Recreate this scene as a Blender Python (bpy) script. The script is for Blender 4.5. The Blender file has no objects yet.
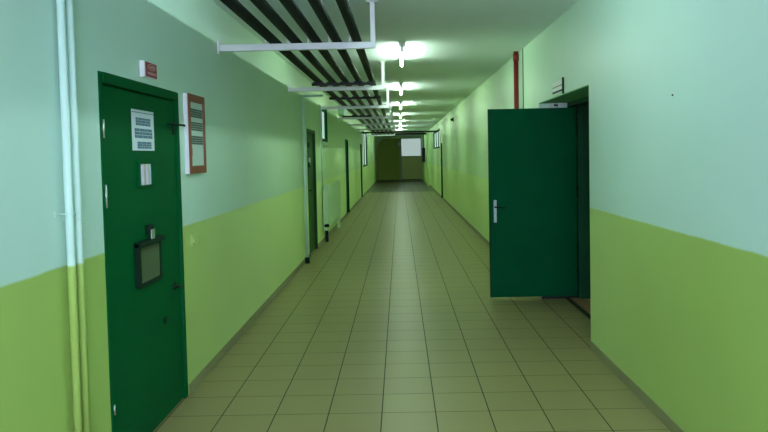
import bpy, bmesh, math, random
from mathutils import Vector, Matrix
random.seed(4)
S = bpy.context.scene
COL = S.collection
XL, XR, H = -1.4544, 1.5048, 2.8324          # left wall, right wall, ceiling height
Y0, Y1 = -2.2, 44.0                          # corridor ends

# ------------------------------------------------------------------ materials
def new_mat(name):
    m = bpy.data.materials.new(name); m.use_nodes = True
    nt = m.node_tree
    return m, nt, nt.nodes['Principled BSDF']

def plain(name, col, rough=.5, spec=.5, metal=0, var=.06, scale=6, bump=0, bscale=60):
    m, nt, b = new_mat(name)
    N = nt.nodes.new; L = nt.links.new
    b.inputs['Roughness'].default_value = rough
    b.inputs['Specular IOR Level'].default_value = spec
    b.inputs['Metallic'].default_value = metal
    geo = N('ShaderNodeNewGeometry')
    no = N('ShaderNodeTexNoise'); no.inputs['Scale'].default_value = scale; no.inputs['Detail'].default_value = 3
    L(geo.outputs['Position'], no.inputs['Vector'])
    mx = N('ShaderNodeMix'); mx.data_type = 'RGBA'
    mx.inputs[6].default_value = (*[max(0, c*(1-var)) for c in col], 1)
    mx.inputs[7].default_value = (*[min(1, c*(1+var)) for c in col], 1)
    L(no.outputs['Fac'], mx.inputs[0]); L(mx.outputs[2], b.inputs['Base Color'])
    if bump:
        n2 = N('ShaderNodeTexNoise'); n2.inputs['Scale'].default_value = bscale
        L(geo.outputs['Position'], n2.inputs['Vector'])
        bp = N('ShaderNodeBump'); bp.inputs['Strength'].default_value = bump; bp.inputs['Distance'].default_value = .004
        L(n2.outputs['Fac'], bp.inputs['Height']); L(bp.outputs['Normal'], b.inputs['Normal'])
    return m

def emit(name, col, strength, base=(.8, .8, .8)):
    m, nt, b = new_mat(name)
    b.inputs['Base Color'].default_value = (*base, 1)
    b.inputs['Emission Color'].default_value = (*col, 1)
    b.inputs['Emission Strength'].default_value = strength
    return m

MINT = (.57, .82, .71)
LIME = (.38, .56, .135)
MINT_FAR = (.57, .80, .42)
LIME_FAR = (.66, .88, .34)
def wall_paint(name):
    """two coats: mint above the dado line, yellow-green below"""
    m, nt, b = new_mat(name)
    N = nt.nodes.new; L = nt.links.new
    geo = N('ShaderNodeNewGeometry'); sep = N('ShaderNodeSeparateXYZ'); L(geo.outputs['Position'], sep.inputs[0])
    n1 = N('ShaderNodeTexNoise'); n1.inputs['Scale'].default_value = 5; L(geo.outputs['Position'], n1.inputs['Vector'])
    ma = N('ShaderNodeMath'); ma.operation = 'MULTIPLY_ADD'; ma.inputs[1].default_value = .012
    L(n1.outputs['Fac'], ma.inputs[0]); L(sep.outputs['Z'], ma.inputs[2])
    mr = N('ShaderNodeMapRange'); mr.inputs['From Min'].default_value = 1.138; mr.inputs['From Max'].default_value = 1.150
    L(ma.outputs[0], mr.inputs['Value'])
    n2 = N('ShaderNodeTexNoise'); n2.inputs['Scale'].default_value = 1.3; n2.inputs['Detail'].default_value = 4
    L(geo.outputs['Position'], n2.inputs['Vector'])
    mx = N('ShaderNodeMix'); mx.data_type = 'RGBA'
    # greener, brighter far light is put into both coat colours; the blend is soft
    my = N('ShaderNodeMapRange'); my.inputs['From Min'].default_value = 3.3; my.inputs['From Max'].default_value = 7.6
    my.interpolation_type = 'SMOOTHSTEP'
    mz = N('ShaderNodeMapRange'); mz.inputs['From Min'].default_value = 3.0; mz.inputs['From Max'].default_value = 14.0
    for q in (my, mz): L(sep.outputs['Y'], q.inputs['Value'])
    for k, near, far, q in ((6, LIME, LIME_FAR, my), (7, MINT, MINT_FAR, mz)):
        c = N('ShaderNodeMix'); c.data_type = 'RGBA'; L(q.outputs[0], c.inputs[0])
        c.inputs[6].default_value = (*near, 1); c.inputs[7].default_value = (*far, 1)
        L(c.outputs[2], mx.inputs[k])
    L(mr.outputs[0], mx.inputs[0])
    mv = N('ShaderNodeMapRange'); mv.inputs['To Min'].default_value = .95; mv.inputs['To Max'].default_value = 1.05
    L(n2.outputs['Fac'], mv.inputs['Value'])
    vm = N('ShaderNodeVectorMath'); vm.operation = 'SCALE'
    L(mx.outputs[2], vm.inputs[0]); L(mv.outputs[0], vm.inputs['Scale'])
    L(vm.outputs[0], b.inputs['Base Color'])
    b.inputs['Roughness'].default_value = .42
    b.inputs['Specular IOR Level'].default_value = .35
    n3 = N('ShaderNodeTexNoise'); n3.inputs['Scale'].default_value = 35; L(geo.outputs['Position'], n3.inputs['Vector'])
    bp = N('ShaderNodeBump'); bp.inputs['Strength'].default_value = .12; bp.inputs['Distance'].default_value = .004
    L(n3.outputs['Fac'], bp.inputs['Height']); L(bp.outputs['Normal'], b.inputs['Normal'])
    return m

TILE = .33
def floor_tiles(name):
    m, nt, b = new_mat(name)
    N = nt.nodes.new; L = nt.links.new
    def M(op, a, bb=None, c=None):
        n = N('ShaderNodeMath'); n.operation = op
        for i, v in enumerate((a, bb, c)):
            if v is None: continue
            if isinstance(v, (int, float)): n.inputs[i].default_value = v
            else: L(v, n.inputs[i])
        return n.outputs[0]
    geo = N('ShaderNodeNewGeometry'); sep = N('ShaderNodeSeparateXYZ'); L(geo.outputs['Position'], sep.inputs[0])
    u = M('DIVIDE', M('ADD', sep.outputs['X'], .1408), TILE)
    v = M('DIVIDE', M('SUBTRACT', sep.outputs['Y'], 4.1712), TILE)
    du = M('ABSOLUTE', M('SUBTRACT', u, M('ROUND', u)))
    dv = M('ABSOLUTE', M('SUBTRACT', v, M('ROUND', v)))
    gu = M('LESS_THAN', du, (.0034/TILE)); gv = M('LESS_THAN', dv, (.0026/TILE))
    grout = M('MAXIMUM', gu, gv)
    cmb = N('ShaderNodeCombineXYZ'); L(M('FLOOR', u), cmb.inputs[0]); L(M('FLOOR', v), cmb.inputs[1])
    wn = N('ShaderNodeTexWhiteNoise'); wn.noise_dimensions = '2D'; L(cmb.outputs[0], wn.inputs['Vector'])
    ns = N('ShaderNodeTexNoise'); ns.inputs['Scale'].default_value = 3; ns.inputs['Detail'].default_value = 5
    L(geo.outputs['Position'], ns.inputs['Vector'])
    val = M('ADD', M('MULTIPLY_ADD', wn.outputs['Value'], .05, .92), M('MULTIPLY', ns.outputs['Fac'], .10))
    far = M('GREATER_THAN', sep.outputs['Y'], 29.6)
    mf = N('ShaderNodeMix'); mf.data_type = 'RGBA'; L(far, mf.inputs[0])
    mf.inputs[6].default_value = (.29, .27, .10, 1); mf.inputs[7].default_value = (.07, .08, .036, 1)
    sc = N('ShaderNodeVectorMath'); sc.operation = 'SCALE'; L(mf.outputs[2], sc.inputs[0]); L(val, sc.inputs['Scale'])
    mx = N('ShaderNodeMix'); mx.data_type = 'RGBA'; L(grout, mx.inputs[0]); L(sc.outputs[0], mx.inputs[6])
    mx.inputs[7].default_value = (.04, .045, .018, 1)
    L(mx.outputs[2], b.inputs['Base Color'])
    ro = M('ADD', M('MULTIPLY', ns.outputs['Fac'], .05), M('MULTIPLY_ADD', grout, .35, .33))
    L(ro, b.inputs['Roughness'])
    b.inputs['Specular IOR Level'].default_value = .25
    bp = N('ShaderNodeBump'); bp.inputs['Strength'].default_value = .4; bp.inputs['Distance'].default_value = .002; bp.invert = True
    L(grout, bp.inputs['Height']); L(bp.outputs['Normal'], b.inputs['Normal'])
    return m

M = dict(
    wall=wall_paint('two_tone_wall_paint'),
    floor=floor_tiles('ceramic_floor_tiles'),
    ceiling=plain('ceiling_whitewash', (.80, .91, .90), .8, .2, var=.03, bump=.1),
    skirt=plain('skirting_tile', (.25, .26, .12), .4, .2, var=.08),
    mint=plain('mint_gloss', (.50, .72, .60), .4),
    door=plain('green_enamel', (.0003, .092, .023), .55, .04, var=.10, scale=4, bump=.06, bscale=25),
    leaf=plain('dark_green_enamel', (.0003, .084, .028), .6, .03, var=.12, scale=3, bump=.05, bscale=25),
    seam=plain('dark_seam', (.003, .022, .010), .6, .12),
    green2=plain('far_door_green', (.015, .085, .016), .5, .12, var=.12),
    black=plain('black_pipe_paint', (.006, .012, .007), .5, .3),
    white=plain('white_enamel', (.70, .74, .74), .4, var=.03),
    bright=plain('sign_white', (.82, .88, .84), .5, var=.02),
    rad=plain('radiator_paint', (.50, .72, .42), .4),
    frame2=plain('door_frame_green', (.012, .085, .038), .5, .1, var=.1),
    soffit=plain('soffit_green', (.16, .50, .25), .5, .15, var=.08),
    paper=plain('white_paper', (.62, .72, .74), .7, .2, var=.03),
    paper2=plain('pale_green_paper', (.50, .66, .55), .7, .2, var=.03),
    print=plain('grey_print', (.10, .20, .24), .7, .2, var=.3, scale=90),
    print2=plain('dark_print', (.09, .14, .11), .7, .2, var=.5, scale=110),
    wood=plain('red_brown_wood', (.22, .060, .022), .5, var=.25, scale=18),
    red=plain('red_plate', (.30, .02, .03), .45),
    redletter=plain('worn_lettering', (.55, .30, .28), .6),
    redpipe=plain('red_pipe_paint', (.19, .010, .010), .4),
    steel=plain('worn_steel', (.55, .60, .58), .35, metal=.8),
    chrome=plain('brushed_metal', (.34, .42, .38), .4, metal=.5),
    hatch=plain('grey_green_panel', (.075, .12, .055), .5, var=.1),
    lilac=plain('pale_inner_wall', (.72, .70, .88), .6),
    olive=plain('olive_plaster', (.44, .53, .11), .7, var=.1),
    brown=plain('brown_partition', (.66, .68, .27), .5, var=.1),
    grey=plain('pale_grey_post', (.42, .44, .34), .5),
    brownfloor=plain('brown_lino', (.42, .27, .12), .5, var=.1),
    cable=plain('grey_cable', (.12, .16, .14), .5),
    roomgreen=plain('room_green_paint', (.03, .20, .08), .6),
    tube=emit('lit_tube', (.77, 1.0, .80), 108),
    cooltube=emit('assumed_cool_tube', (.74, .94, 1.0), 92),  # for the unseen battens assumed near the viewer, tinted bluish
    housing=plain('batten_housing', (.45, .50, .46), .4),
    daylight=emit('daylit_pane', (.75, 1.0, .92), .55, (.3, .4, .36)),
    bluepane=emit('frosted_daylit_pane', (.74, .95, .92), .48, (.3, .4, .4)),
    backpane=emit('assumed_back_pane', (.78, .76, 1.14), 34, (.3, .3, .3)),  # glow of the assumed window behind the viewer, added for bluish light
)

# ------------------------------------------------------------------ mesh helpers
def box(bm, x0, x1, y0, y1, z0, z1, bev=0):
    vs = [bm.verts.new((x, y, z)) for x in (x0, x1) for y in (y0, y1) for z in (z0, z1)]
    fs = [bm.faces.new([vs[i] for i in q]) for q in ((0,1,3,2),(4,6,7,5),(0,4,5,1),(2,3,7,6),(0,2,6,4),(1,5,7,3))]
    if bev:
        es = list({e for f in fs for e in f.edges})
        bmesh.ops.bevel(bm, geom=es, offset=bev, segments=2, affect='EDGES', profile=.5)

def tube(bm, a, b, r, n=16, caps=True):
    a, b = Vector(a), Vector(b); d = (b-a).normalized()
    u = d.orthogonal().normalized(); w = d.cross(u)
    ra, rb = [], []
    for i in range(n):
        t = 2*math.pi*i/n; o = (u*math.cos(t)+w*math.sin(t))*r
        ra.append(bm.verts.new(a+o)); rb.append(bm.verts.new(b+o))
    for i in range(n):
        j = (i+1) % n
        f = bm.faces.new((ra[i], ra[j], rb[j], rb[i])); f.smooth = True
    if caps:
        bm.faces.new(list(reversed(ra))); bm.faces.new(rb)

def path(bm, pts, r, n=12):
    """a round bar through the points with ball joints"""
    for a, b in zip(pts[:-1], pts[1:]): tube(bm, a, b, r, n)
    for p in pts[1:-1]:
        g = bmesh.ops.create_uvsphere(bm, u_segments=n, v_segments=8, radius=r)
        for v in g['verts']: v.co += Vector(p)

def obj(name, bm, mat, parent=None):
    bmesh.ops.recalc_face_normals(bm, faces=bm.faces[:])
    me = bpy.data.meshes.new(name); bm.to_mesh(me); bm.free()
    me.materials.append(M[mat])
    o = bpy.data.objects.new(name, me); COL.objects.link(o)
    if parent: 
        o.parent = parent
        o.matrix_parent_inverse = Matrix.Translation(-parent_origin(parent))
    return o

def parent_origin(o):
    v = Vector(o.location)
    while o.parent:
        o = o.parent
        v = v + Vector(o.location) if o.type == 'EMPTY' and False else v
    return v

def thing(name, label, cat, loc=(0, 0, 0), group=None, kind=None):
    o = bpy.data.objects.new(name, None); COL.objects.link(o); o.location = loc
    o.empty_display_size = .1
    return tag(o, label, cat, group, kind)

def tag(o, label=None, cat=None, group=None, kind=None):
    if label: o['label'] = label
    if cat: o['category'] = cat
    if group: o['group'] = group
    if kind: o['kind'] = kind
    return o

def B(*boxes, bev=0):
    bm = bmesh.new()
    for b in boxes: box(bm, *b, bev=bev)
    return bm
def T(*tubes, n=16):
    bm = bmesh.new()
    for a, b, r in tubes: tube(bm, a, b, r, n)
    return bm

# ------------------------------------------------------------------ the shell
def wall_mesh(x0, x1, y0, y1, h, openings):
    bm = bmesh.new(); y = y0
    for (a, b, z0, z1) in sorted(openings):
        if a > y: box(bm, x0, x1, y, a, 0, h)
        if z0 > 0: box(bm, x0, x1, a, b, 0, z0)
        box(bm, x0, x1, a, b, z1, h)
        y = b
    box(bm, x0, x1, y, y1, 0, h)
    return bm

D1 = (3.335, 4.530, 0, 2.025)
D2 = (10.80, 11.83, 0, 2.035)
D3 = (18.45, 19.40, 0, 2.05)
D4 = (25.45, 26.35, 0, 2.04)
W1 = (12.86, 13.90, 1.88, 2.53)
W2 = (27.2, 30.6, 1.15, 2.60)
DR = (5.465, 7.400, 0, 2.115)      # thick opening of the open door
D5 = (24.20, 25.05, 0, 1.99)
W3 = (25.5, 30.3, 1.83, 2.55)

tag(obj('wall_left', wall_mesh(XL-.22, XL, Y0, Y1, H, [D1, D2, D3, D4, W1, W2]), 'wall'),
    'left corridor wall painted mint above and yellow-green below', 'wall', kind='structure')
tag(obj('wall_right', wall_mesh(XR, XR+.30, Y0, Y1, H, [DR, D5, W3]), 'wall'),
    'right corridor wall painted mint above and yellow-green below', 'wall', kind='structure')
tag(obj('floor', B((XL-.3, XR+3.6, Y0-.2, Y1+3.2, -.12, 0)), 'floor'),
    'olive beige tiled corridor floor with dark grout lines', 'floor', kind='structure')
tag(obj('ceiling', B((XL-.3, XR+3.6, Y0-.2, Y1+3.2, H, H+.12)), 'ceiling'),
    'plain whitewashed corridor ceiling', 'ceiling', kind='structure')

# skirting tiles
def skirting(x0, x1, spans):
    bm = bmesh.new()
    for a, b in spans: box(bm, x0, x1, a, b, 0, .07, bev=.003)
    return bm
tag(obj('baseboard_left', skirting(XL, XL+.011, [(Y0, D1[0]-.03), (D1[1]+.03, D2[0]-.05), (D2[1]+.05, D3[0]-.05), (D3[1]+.05, D4[0]-.05), (D4[1]+.05, Y1)]), 'skirt'),
    'low tiled skirting along the left wall', 'skirting', kind='structure')
tag(obj('baseboard_right', skirting(XR-.011, XR, [(Y0, DR[0]), (DR[1], D5[0]-.05), (D5[1]+.05, 34.8)]), 'skirt'),
    'low tiled skirting along the right wall', 'skirting', kind='structure')

# pilaster at the far right, end wall with a dark opening on the left
tag(obj('trim_1', B((XR-.10, XR, 34.8, Y1, 0, H)), 'wall'), 'shallow wall thickening at far right end of corridor', 'pilaster', kind='structure')
E1 = (XL-.06, -.02)
bm = bmesh.new()
box(bm, -.02, XR+.3, Y1, Y1+.2, 2.69, H); box(bm, XL-.3, -.02, Y1, Y1+.2, 2.66, H)
box(bm, 1.39, XR+.3, Y1, Y1+.2, 0, 2.69)
# sloping corner of the dark opening
vs = [bm.verts.new(p) for y in (Y1, Y1+.2) for p in ((XL-.3, y, 2.66), (-1.02, y, 2.66), (-1.38, y, 2.35), (XL, y, 1.85), (XL-.3, y, 1.85))]
bm.faces.new(vs[:5]); bm.faces.new(vs[5:][::-1])
for i in range(5): bm.faces.new((vs[i], vs[5+i], vs[5+(i+1) % 5], vs[(i+1) % 5]))
tag(obj('wall_end', bm, 'wall'), 'far end wall of the corridor around the dark opening', 'wall', kind='structure')
tag(obj('wall_stairwell', B((XL-.3, -.02, Y1+.5, Y1+.7, 0, H), (XL-.5, XL-.3, Y1, Y1+.7, 0, H), (-.02, .06, Y1+.2, Y1+.7, 0, H)), 'olive'),
    'dark olive wall inside the opening at the far end', 'wall', kind='structure')

# partition with a frosted window at the far end
p = thing('window_4', 'frosted pale blue window in the brown partition at the far end', 'window', (.7, Y1, 0), kind='structure')
obj('panel', B((.13, 1.39, Y1, Y1+.12, .04, 1.47)), 'brown', p)
obj('post', B((-.02, .13, Y1-.03, Y1+.14, 0, 2.05)), 'grey', p)
obj('sill', B((.13, 1.39, Y1-.02, Y1+.12, 1.47, 1.53)), 'grey', p)
f = obj('frame', B((.08, .12, Y1, Y1+.12, 2.05, 2.69), (1.36, 1.39, Y1-.01, Y1+.12, 1.53, 2.69), (.12, 1.36, Y1-.01, Y1+.12, 2.63, 2.69)), 'grey', p)
obj('pane', B((.10, 1.37, Y1+.04, Y1+.06, 1.52, 2.65)), 'bluepane', f)
obj('kickboard', B((.13, 1.39, Y1, Y1+.12, 0, .04)), 'black', p)

# wall behind the camera with an assumed daylit window, added for its light
tag(obj('wall_back', wall_mesh(0, .2, XL-.3, XR+.3, H, [(-.95, 1.0, 1.30, 2.45)]), 'wall'),
    'end wall behind the viewer with an assumed wide window', 'wall', kind='structure')
o = bpy.data.objects['wall_back']; o.rotation_euler = (0, 0, math.pi/2); o.location = (0, Y0-.2, 0)
for v in o.data.vertices: v.co = Vector((v.co.x, -v.co.y, v.co.z))
o.data.flip_normals()
p = thing('window_5_assumed', 'assumed wide daylit window behind the viewer, added for its light', 'window', (0, Y0-.1, 1.30), kind='structure')  # unseen window, assumed and added to light the near walls
obj('frame', B((-1.0, -.94, Y0-.15, Y0-.05, 1.30, 2.45), (.89, .95, Y0-.15, Y0-.05, 1.30, 2.45), (-.94, .89, Y0-.15, Y0-.05, 1.30, 1.36), (-.94, .89, Y0-.15, Y0-.05, 2.39, 2.45)), 'white', p)
obj('pane', B((-.95, .90, Y0-.11, Y0-.09, 1.35, 2.40)), 'backpane', p)

# room behind the open door
tag(obj('wall_room', B((4.6, 4.8, 4.4, 9.6, 0, H), (XR+.3, 4.6, 4.2, 4.4, 0, H), (XR+.3, 4.6, 9.6, 9.8, 0, H)), 'roomgreen'),
    'dark green walls of the room behind the open door', 'wall', kind='structure')
tag(obj('floor_room', B((XR+.30, 4.6, 4.4, 9.6, 0, .006)), 'brownfloor'),
    'brown floor of the room behind the open door', 'floor', kind='structure')

# ------------------------------------------------------------------ near left steel door
d = thing('door_1', 'tall dark green steel door with hatch and peephole on the near left', 'door', (XL, D1[0], 0), kind='structure')
X = XL
obj('frame', B((X-.12, X+.006, D1[0], D1[0]+.040, 0, D1[3]), (X-.12, X+.006, D1[1]-.040, D1[1], 0, D1[3]),
               (X-.12, X+.012, D1[0]+.040, D1[1]-.040, D1[3]-.055, D1[3]), bev=.004), 'door', d)
leaf_ = obj('leaf', B((X-.06, X-.008, D1[0]+.046, D1[1]-.046, .012, D1[3]-.061), bev=.004), 'door', d)
obj('rebate', B((X-.10, X-.062, D1[0]+.03, D1[1]-.03, 0, D1[3]-.04)), 'seam', d)
for z0, z1 in ((1.700, 1.790), (1.355, 1.470), (.32, .37)):
    h_ = obj('hinge', T(((X+.004, D1[0]+.030, z0), (X+.004, D1[0]+.030, z1), .0075)), 'steel', d)
    obj('hinge_plate', B((X-.008, X+.001, D1[0]+.046, D1[0]+.075, z0+.01, z1-.02)), 'door', h_)
# peephole window
pw = obj('peephole_frame', B((X-.009, X+.008, 3.812, 3.826, 1.434, 1.590), (X-.009, X+.008, 4.012, 4.026, 1.434, 1.590),
                 (X-.009, X+.008, 3.826, 4.012, 1.434, 1.446), (X-.009, X+.008, 3.826, 4.012, 1.566, 1.590), bev=.002), 'door', d)
obj('peephole_glass', B((X-.008, X-.004, 3.826, 4.012, 1.446, 1.566)), 'lilac', pw)
obj('peephole_bar', B((X-.006, X+.002, 3.900, 3.915, 1.446, 1.566), (X-.006, X+.002, 3.962, 3.972, 1.446, 1.566)), 'grey', pw)
# food hatch with frame, flap and latch
hf = obj('hatch_frame', B((X-.009, X+.020, 3.725, 3.755, .885, 1.130), (X-.009, X+.012, 4.085, 4.105, .885, 1.130),
                (X-.009, X+.034, 3.725, 4.105, 1.105, 1.135), (X-.009, X+.012, 3.755, 4.085, .875, .895), bev=.003), 'seam', d)
obj('hatch_flap', B((X-.008, X+.004, 3.757, 4.083, .897, 1.103), bev=.002), 'hatch', hf)
la = obj('hatch_latch', B((X-.008, X+.022, 3.895, 3.965, 1.165, 1.215), bev=.004), 'seam', d)
obj('latch_plate', B((X+.020, X+.026, 3.905, 3.960, 1.122, 1.190), bev=.002), 'steel', la)
# sliding bolt reaching over the frame
bo = obj('bolt', T(((X+.030, 4.325, 1.812), (X+.030, 4.560, 1.812), .008)), 'seam', d)
obj('bolt_handle', T(((X+.030, 4.330, 1.812), (X+.030, 4.330, 1.745), .009), ((X-.01, 4.345, 1.812), (X+.030, 4.345, 1.812), .007)), 'seam', bo)
# lock handle and keyhole cover
lk = obj('handle', T(((X-.01, 4.36, .775), (X+.035, 4.36, .775), .011), ((X+.035, 4.372, .775), (X+.035, 4.225, .800), .009)), 'seam', d)
obj('handle_rose', T(((X-.009, 4.36, .775), (X-.002, 4.36, .775), .028)), 'seam', lk)
obj('keyhole_cover', T(((X-.009, 4.17, .605), (X+.004, 4.17, .605), .022)), 'seam', d)

# sheet taped on the door
s = thing('notice_sheet', 'white notice sheet with three grey printed blocks on near green door', 'notice', (X-.007, 3.93, 1.63))
obj('sheet', B((X-.0078, X-.0060, 3.755, 4.090, 1.642, 1.870)), 'paper', s)
for z0, z1, a, b in ((1.783, 1.828, 3.810, 4.035), (1.712, 1.768, 3.790, 4.060), (1.653, 1.693, 3.825, 4.040)):
    bm = bmesh.new(); k = 3
    for i in range(k):
        h = (z1-z0)/k; y = a
        while y < b:
            w = min(random.uniform(.03, .08), b-y)
            box(bm, X-.0062, X-.0054, y, y+w, z0+i*h, z0+i*h+h*.88); y += w+.004
    obj('printed_block', bm, 'print', s)
obj('header_line', B((X-.0062, X-.0054, 3.757, 4.088, 1.853, 1.857)), 'print', s)

# red sign above the door
s = thing('wall_sign', 'small red sign with pale lettering above near green door', 'sign', (X, 3.98, 2.06))
obj('backing', B((X, X+.026, 3.885, 4.085, 2.058, 2.150)), 'white', s)
obj('plate', B((X+.026, X+.028, 3.900, 4.078, 2.064, 2.146)), 'red', s)
bm = bmesh.new()
for i in range(20):
    t = 2*math.pi*i/20; t2 = 2*math.pi*(i+1)/20
    tube(bm, (X+.0285, 3.99+.060*math.cos(t), 2.121+.016*math.sin(t)), (X+.0285, 3.99+.060*math.cos(t2), 2.121+.016*math.sin(t2)), .0030, 6)
y = 3.955
while y < 4.03: box(bm, X+.0275, X+.030, y, y+.010, 2.115, 2.127); y += .014
obj('emblem', bm, 'redletter', s)
bm = bmesh.new(); y = 3.925
while y < 4.05: 
    w = random.uniform(.010, .016); box(bm, X+.0275, X+.030, y, y+w, 2.077, 2.092); y += w+.005
obj('lettering', bm, 'redletter', s)

# notice board
s = thing('notice_board', 'tall narrow notice board in red brown wooden frame beside near door', 'notice board', (X, 4.81, 1.48))
YA, YB, ZA, ZB = 4.655, 5.035, 1.487, 2.036
obj('backing', B((X, X+.026, YA-.005, YB, ZA, ZB)), 'white', s)
obj('frame', B((X+.026, X+.036, YA, YA+.040, ZA, ZB), (X+.026, X+.036, YB-.040, YB, ZA, ZB),
               (X+.026, X+.036, YA+.040, YB-.040, ZA, ZA+.055), (X+.026, X+.036, YA+.040, YB-.040, ZB-.055, ZB), bev=.003), 'wood', s)
obj('board', B((X+.026, X+.0275, YA+.04, YB-.04, ZA+.055, ZB-.055)), 'paper2', s)
for z0 in (1.878, 1.786, 1.690):
    bm = bmesh.new()
    for i in range(4):
        y = YA+.045
        while y < YB-.050:
            w = min(random.uniform(.02, .06), YB-.048-y); box(bm, X+.0275, X+.0284, y, y+w, z0+i*.0155, z0+i*.0155+.013); y += w+.004
    obj('printed_strip', bm, 'print2', s)
obj('lower_sheet', B((X+.0275, X+.0284, YA+.075, YB-.045, ZA+.06, 1.665)), 'paper2', s)
obj('brown_tab', B((X+.0275, X+.0295, YA+.042, YA+.068, 1.610, 1.668)), 'wood', s)

# light switches
s = thing('light_switch', 'pair of flush wall-coloured light switches on left wall near dado line', 'switch', (X, 4.79, .98))
for y in (4.715, 4.800):
    k = obj('switch_plate', B((X, X+.010, y, y+.075, .985, 1.062), bev=.003), 'wall', s)
    obj('rocker', B((X+.010, X+.017, y+.020, y+.055, 1.005, 1.045), bev=.002), 'wall', k)

# near riser pipes, painted with the wall
for i, (y, x, lab) in enumerate(((2.925, X+.034, 'wall-coloured vertical pipe on near left wall, farther from green door'),
                                 (2.995, X+.036, 'wall-coloured vertical pipe on near left wall, closer to green door'))):
    s = thing('riser_pipe', lab, 'pipe', (x, y, 0), group='vertical pipes on the near left wall')
    obj('pipe', T(((x, y, 0), (x, y, H), .0175), n=20), 'wall', s)
    z = 1.365 - .03*i
    obj('clip', T(((XL, y-.03, z), (x+.004, y-.03, z), .003), ((x+.0175, y-.03, z), (x+.0175, y+.022, z), .003), ((XL, y-.05, z), (XL+.004, y-.05, z), .012)), 'wall', s)

# ------------------------------------------------------------------ far left doors and openings
def plain_door(name, lab, x, D, mat, side, handle_y=None):
    """flat metal door in a thin frame; side=+1 faces +x"""
    d = thing(name, lab, 'door', (x, D[0], 0), kind='structure')
    def bx(a, b, *r): 
        p, q = sorted((x+side*a, x+side*b)); return (p, q, *r)
    obj('frame', B(bx(-.12, .008, D[0], D[0]+.05, 0, D[3]), bx(-.12, .008, D[1]-.05, D[1], 0, D[3]), bx(-.12, .008, D[0]+.05, D[1]-.05, D[3]-.05, D[3]), bev=.004), mat, d)
    obj('leaf', B(bx(-.08, -.03, D[0]+.055, D[1]-.055, .01, D[3]-.055), bev=.004), mat, d)
    hy = handle_y if handle_y else D[0]+.13
    h = obj('handle', T(((x-side*.03, hy, 1.05), (x+side*.02, hy, 1.05), .010), ((x+side*.02, hy-.01, 1.05), (x+side*.02, hy+.11, 1.05), .009)), 'seam', d)
    obj('backplate', B(bx(-.031, -.024, hy-.02, hy+.02, .93, 1.13)), 'seam', h)
    return d
d2 = plain_door('door_2', 'green metal door with a white slip on left wall past first riser', XL, D2, 'green2', 1)
obj('upper_bolt', B((XL-.03, XL+.02, D2[0]+.08, D2[0]+.17, 1.74, 1.82), bev=.004), 'seam', d2)
obj('lower_bolt', B((XL-.03, XL+.02, D2[0]+.08, D2[0]+.20, 1.42, 1.50), bev=.004), 'seam', d2)
tag(obj('paper_slip', B((XL-.0295, XL-.026, 11.20, 11.38, 1.455, 1.575)), 'paper'), 'small white paper slip stuck on the second green door on left', 'paper')
plain_door('door_3', 'narrow looking green door on left wall beyond the radiator', XL, D3, 'leaf', 1)
plain_door('door_4', 'dark green door farthest down the left wall', XL, D4, 'leaf', 1)
plain_door('door_6', 'dark green door far down the right wall by window', XR, D5, 'leaf', -1)

def window(name, lab, x, W, side, mat, nm):
    w = thing(name, lab, 'window', (x, W[0], W[2]), kind='structure')
    a, b = sorted((x-side*.10, x+side*.008)); t = .055
    f = obj('frame', B((a, b, W[0], W[0]+t, W[2], W[3]), (a, b, W[1]-t, W[1], W[2], W[3]), (a, b, W[0]+t, W[1]-t, W[2], W[2]+t), (a, b, W[0]+t, W[1]-t, W[3]-t, W[3]),
              *[(a+.02, b-.02, W[0]+(W[1]-W[0])*i/(nm+1)-.015, W[0]+(W[1]-W[0])*i/(nm+1)+.015, W[2]+t, W[3]-t) for i in range(1, nm+1)], bev=.003), 'leaf', w)
    a, b = sorted((x-side*.06, x-side*.05))
    obj('pane', B((a, b, W[0]+t, W[1]-t, W[2]+t, W[3]-t)), mat, f)
    return w
window('window_1', 'small high window with dark green frame above the radiator', XL, W1, 1, 'daylight', 0)
window('window_2', 'tall pale window at the far end of left wall', XL, W2, 1, 'daylight', 1)
window('window_3', 'high strip window with dark frame far along right wall', XR, W3, -1, 'daylight', 2)
tag(obj('trim_2', B((XL, XL+.05, 12.95, 13.95, 1.80, 1.822), bev=.003), 'wall'), 'narrow ledge under the small high window on left', 'ledge', kind='structure')

# riser pipes farther along the left wall
s = thing('riser_pipe', 'pale green vertical pipe beside the second green door on left', 'pipe', (XL+.04, 10.2, 0))
obj('pipe', T(((XL+.04, 10.2, 0), (XL+.04, 10.2, 2.50), .022), ((XL+.04, 10.2, 2.49), (XL+.34, 10.2, 2.49), .018)), 'mint', s)
obj('floor_collar', T(((XL+.045, 10.2, 0), (XL+.045, 10.2, .09), .034)), 'seam', s)
s = thing('riser_pipe', 'thin vertical pipe running down to the radiator on left wall', 'pipe', (XL+.04, 12.55, 0))
path_bm = bmesh.new(); path(path_bm, [(XL+.04, 12.50, 2.52), (XL+.04, 12.50, .98), (XL+.04, 12.60, .98)], .016)
obj('pipe', path_bm, 'mint', s)

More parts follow.
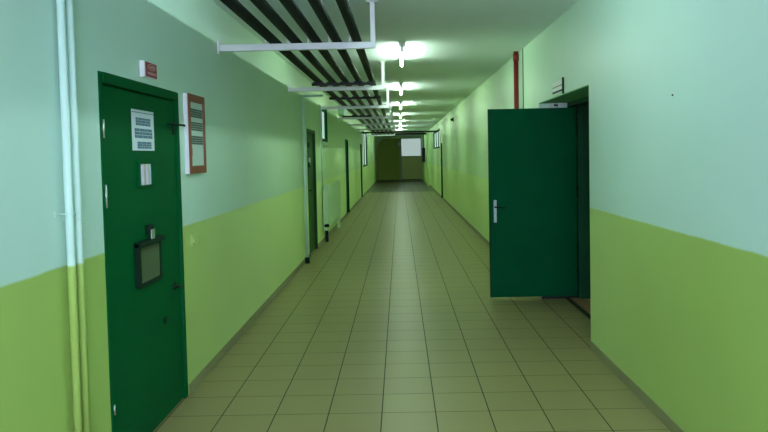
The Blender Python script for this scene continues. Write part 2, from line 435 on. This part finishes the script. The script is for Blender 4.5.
# radiator
s = thing('radiator', 'long pale green radiator under the small high window on left', 'radiator', (XL+.06, 13.9, 0))
bm = bmesh.new(); y = 12.68
while y < 15.40:
    box(bm, XL+.028, XL+.104, y, y+.052, .25, 1.03, bev=.012); y += .060
obj('fins', bm, 'rad', s)
obj('top_grille', B((XL+.02, XL+.11, 12.66, 15.46, 1.032, 1.050), bev=.004), 'rad', s)
for y, mm in ((12.72, 'seam'), (15.3, 'rad')):
    obj('foot', B((XL+.035, XL+.095, y, y+.05, 0, .25)), mm, s)
obj('end_panel', B((XL+.02, XL+.11, 12.645, 12.665, .22, 1.045), bev=.003), 'rad', s)
vb = bmesh.new(); tube(vb, (XL+.065, 12.645, .32), (XL+.065, 12.55, .32), .02); tube(vb, (XL+.065, 12.57, .32), (XL+.13, 12.57, .32), .03); 
obj('valve', vb, 'seam', s)

# duct box near the fourth bracket
s = thing('wall_mounted_box', 'mint box high on left wall beside the fourth pipe bracket', 'box', (XL, 16.7, 2.58))
obj('housing', B((XL, XL+.15, 16.50, 17.60, 2.59, 2.80)), 'mint', s)
obj('cover', B((XL+.02, XL+.13, 16.488, 16.50, 2.61, 2.78), bev=.003), 'mint', s)

# ------------------------------------------------------------------ overhead pipes, brackets
PX = (-1.020, -.845, -.675, -.505, -.337)
ordn = ('first', 'second', 'third', 'fourth', 'fifth')
AY = [5.63, 9.15, 12.70, 16.25, 19.80, 23.35, 26.90, 30.40]
RP = .037; ZA_ = 2.512
for i, x in enumerate(PX):
    o = tag(obj('heating_pipe', T(((x, Y0+.02, ZA_+RP), (x, 29.8, ZA_+RP), RP), n=20), 'black'),
        f'{ordn[i]} black overhead pipe counted from the left wall', 'pipe', group='black pipes under the ceiling')
cn = ('just before the second white bracket', 'just past the second white bracket', 'just before the fourth white bracket', 'just past the fifth white bracket', 'just past the sixth white bracket')
for y, x0, x1, lab in ((8.70, -1.09, -.30, cn[0]), (10.85, -1.09, -.28, cn[1]), (15.8, -1.30, -.62, cn[2]), (20.3, -.72, -.29, cn[3]), (24.6, -1.09, -.29, cn[4])):
    s = thing('pipe_crosstie', f'dark crosswise bar under the overhead pipes {lab}', 'bar', (x0, y, 2.5), group='dark crossbars under the overhead pipes')  # cross-ties fixed under the pipes, nothing hangs from them
    obj('bar', B((x0, x1, y-.03, y+.03, ZA_-.030, ZA_), bev=.004), 'black', s)
    for x in PX:
        if x0 < x < x1: obj('saddle', B((x-.052, x+.052, y-.05, y+.05, ZA_, ZA_+.012)), 'black', s)
# far cross pipes from wall to wall
tag(obj('cross_pipe', T(((XL, 26.2, 2.470), (XR, 26.2, 2.470), .032)), 'black'), 'nearer black pipe crossing the corridor from wall to wall', 'pipe')
bm = bmesh.new(); tube(bm, (XL, 35.6, 2.68), (XR, 35.6, 2.68), .045)
tag(obj('cross_pipe', bm, 'black'), 'farther black pipe crossing the corridor beside the hanging black panel', 'pipe')

names = ('nearest', 'second nearest', 'third nearest', 'fourth nearest', 'fifth nearest', 'sixth nearest', 'seventh nearest', 'farthest')
for i, y in enumerate(AY):
    s = thing('pipe_bracket', f'{names[i]} white steel pipe bracket hung from the ceiling on left', 'bracket', (XL, y, 2.46), group='white brackets carrying the overhead pipes')
    obj('arm', B((XL+.008, -.178, y-.022, y+.022, 2.458, ZA_-.001), bev=.003), 'white', s)
    obj('drop_rod', B((-.218, -.178, y-.022, y+.022, ZA_, H-.008), bev=.003), 'white', s)
    obj('wall_plate', B((XL, XL+.008, y-.045, y+.045, 2.435, 2.56)), 'white', s)
    obj('ceiling_plate', B((-.245, -.15, y-.045, y+.045, H-.008, H)), 'white', s)
    for x in PX:
        obj('clamp', T(((x-.048, y-.012, ZA_-.002), (x-.048, y-.012, ZA_+.060), .0105), n=10), 'bright', s)

# ------------------------------------------------------------------ fluorescent lights
LY = [-1.6, 3.5, 7.70, 11.90, 16.05, 20.2, 24.4, 28.6, 32.8, 36.9]  # battens at both ends of the row are assumed, added for light
ln = ['assumed bare fluorescent batten above and behind the viewer', 'assumed bare fluorescent batten just above the viewer', 'nearest lit fluorescent batten in view on the ceiling', 'second lit fluorescent batten in view on the ceiling',
      'third lit fluorescent batten in view on the ceiling', 'fourth lit fluorescent batten in view on the ceiling', 'fifth lit fluorescent batten in view on the ceiling', 'sixth lit fluorescent batten in view on the ceiling', 'seventh lit fluorescent batten, assumed, past the nearer black cross pipe', 'farthest lit fluorescent batten on the ceiling, assumed']
LX = .05
for i, y in enumerate(LY):
    s = thing('fluorescent_light', ln[i], 'ceiling light', (LX, y, H-.1), group='fluorescent battens along the ceiling')
    obj('housing', B((LX-.025, LX+.025, y, y+1.26, H-.045, H), bev=.003), 'housing', s)
    obj('tube', T(((LX, y+.03, H-.082), (LX, y+1.23, H-.082), .015), n=10), 'cooltube' if y < 5 else 'tube', s)
    for yy in (y+.004, y+1.236):
        obj('lamp_holder', B((LX-.018, LX+.018, yy, yy+.02, H-.105, H-.045), bev=.002), 'white', s)

# ------------------------------------------------------------------ the open door on the right
YF = 7.345
d = thing('door_5', 'dark green metal door standing wide open on the right', 'door', (1.885, YF+.02, 0), kind='structure')
lf = obj('leaf', B((.957, 1.885, YF, YF+.042, .035, 2.055), bev=.003), 'leaf', d)
obj('edge_strip', B((.950, .957, YF-.003, YF+.045, .035, 2.055)), 'seam', d)
hp = obj('handle_plate', B((.995, 1.027, YF-.008, YF, .845, 1.085), bev=.003), 'chrome', d)
obj('lever', T(((1.011, YF-.008, 1.010), (1.011, YF-.05, 1.010), .009), ((1.005, YF-.05, 1.010), (1.115, YF-.05, 1.003), .008)), 'seam', hp)
obj('lock_cylinder', T(((1.011, YF-.018, .905), (1.011, YF-.007, .905), .011)), 'chrome', hp)
for z in (.3, 1.1, 1.8):
    obj('hinge', T(((1.891, YF-.008, z), (1.891, YF-.008, z+.12), .011)), 'seam', d)
obj('frame', B((1.80, 1.98, 5.465, 5.525, 0, 2.115), (1.90, 2.32, 7.33, 7.400, 0, 2.115), (1.80, 1.98, 5.525, 7.345, 2.062, 2.115), bev=.004), 'frame2', d)
obj('soffit_lining', B((XR+.004, 1.80, 5.466, 7.399, 2.107, 2.1149)), 'soffit', d)
obj('threshold', B((1.765, 1.805, 5.47, 7.39, 0, .012)), 'black', d)
obj('gap_shade', B((XR+.002, 1.90, 7.389, 7.399, 0, .09)), 'black', d)  # black strip standing in for the shade in the gap under the leaf
s = thing('door_stay', 'white metal stay above the open door in its recess', 'door stay', (1.69, 7.3995, 2.06))
obj('bracket', B((1.62, 1.655, 7.365, 7.399, 2.062, 2.107)), 'white', s)
obj('bracket', B((1.70, 1.75, 7.365, 7.399, 2.062, 2.107)), 'white', s)
obj('rod', T(((1.655, 7.38, 2.085), (1.70, 7.38, 2.085), .008)), 'seam', s)

# room number sign above the opening
s = thing('door_sign', 'small white sign with dark lines above the right doorway', 'sign', (XR, 6.45, 2.15))
obj('plate', B((XR-.010, XR, 6.30, 6.70, 2.135, 2.250)), 'bright', s)
obj('dark_line', B((XR-.0115, XR-.0100, 6.30, 6.70, 2.196, 2.204)), 'cable', s)
obj('lower_band', B((XR-.0115, XR-.0100, 6.30, 6.70, 2.143, 2.160)), 'seam', s)
obj('edge', B((XR-.014, XR, 6.278, 6.30, 2.116, 2.262)), 'seam', s)

# red pipe and cable
s = thing('red_pipe', 'red painted vertical pipe rising to the ceiling behind the open door', 'pipe', (XR-.05, 8.62, 0))
obj('pipe', T(((XR-.045, 8.55, 0), (XR-.045, 8.55, H), .030), n=20), 'redpipe', s)
obj('coupling', T(((XR-.045, 8.55, 2.72), (XR-.045, 8.55, 2.80), .036), n=20), 'redpipe', s)
tag(obj('wall_cable', T(((XR-.006, 8.30, .08), (XR-.006, 8.30, H), .006), n=8), 'cable'), 'thin grey cable running down the wall beside the red pipe', 'cable')
tag(obj('wall_screw', T(((XR-.006, 3.793, 1.884), (XR, 3.793, 1.884), .005), n=10), 'seam'), 'tiny dark screw in the near right wall', 'screw')
s = thing('wall_mounted_alarm', 'small dark alarm device high on right wall', 'alarm', (XR, 19.0, 2.5))
obj('base', B((XR-.02, XR, 18.95, 19.10, 2.48, 2.60), bev=.004), 'seam', s)
obj('horn', T(((XR-.02, 19.02, 2.545), (XR-.075, 19.02, 2.53), .035)), 'seam', s)
# far end fittings
s = thing('hanging_panel', 'narrow black panel hanging on a rod near the far end', 'hanging panel', (1.255, 36, 1.2))
obj('panel', B((1.17, 1.34, 35.97, 36.03, 1.21, 1.95), bev=.008), 'black', s)
obj('rod', T(((1.25, 36, 1.95), (1.25, 36, H), .022)), 'black', s)
s = thing('light_sign', 'tiny white light box on the far partition post', 'light box', (0, Y1-.1, 2.17))
obj('body', B((-.09, .10, Y1-.11, Y1-.03, 2.19, 2.40), bev=.008), 'white', s)
obj('face', B((-.07, .08, Y1-.115, Y1-.11, 2.21, 2.38)), 'paper', s)

# ------------------------------------------------------------------ world, camera, view
w = bpy.data.worlds.new('world'); S.world = w; w.use_nodes = True
w.node_tree.nodes['Background'].inputs[0].default_value = (.5, .7, .8, 1)
w.node_tree.nodes['Background'].inputs[1].default_value = .02

cam = bpy.data.cameras.new('camera'); co = bpy.data.objects.new('camera', cam); COL.objects.link(co)
f, pi, ya, ro = 686.6125, .0438, .0078, -.0206
cp, sp, cy, sy = math.cos(pi), math.sin(pi), math.cos(ya), math.sin(ya)
F = Vector((-sy*cp, cy*cp, -sp)); R = Vector((cy, sy, 0)); U = R.cross(F)
cr, sr = math.cos(ro), math.sin(ro)
R2 = R*cr + U*sr; U2 = U*cr - R*sr
mat = Matrix((R2, U2, -F)).transposed().to_4x4(); mat.translation = (0, 0, 1.5853)
co.matrix_world = mat
cam.sensor_width = 36; cam.sensor_fit = 'HORIZONTAL'; cam.lens = f/768*36
cam.shift_x = -10.9163/768; cam.shift_y = -30.5527/768
cam.clip_end = 200; cam.clip_start = .02
S.camera = co
S.view_settings.view_transform = 'Standard'; S.view_settings.look = 'None'
S.view_settings.gamma = 1; S.view_settings.use_curve_mapping = False
S.view_settings.exposure = 0.0
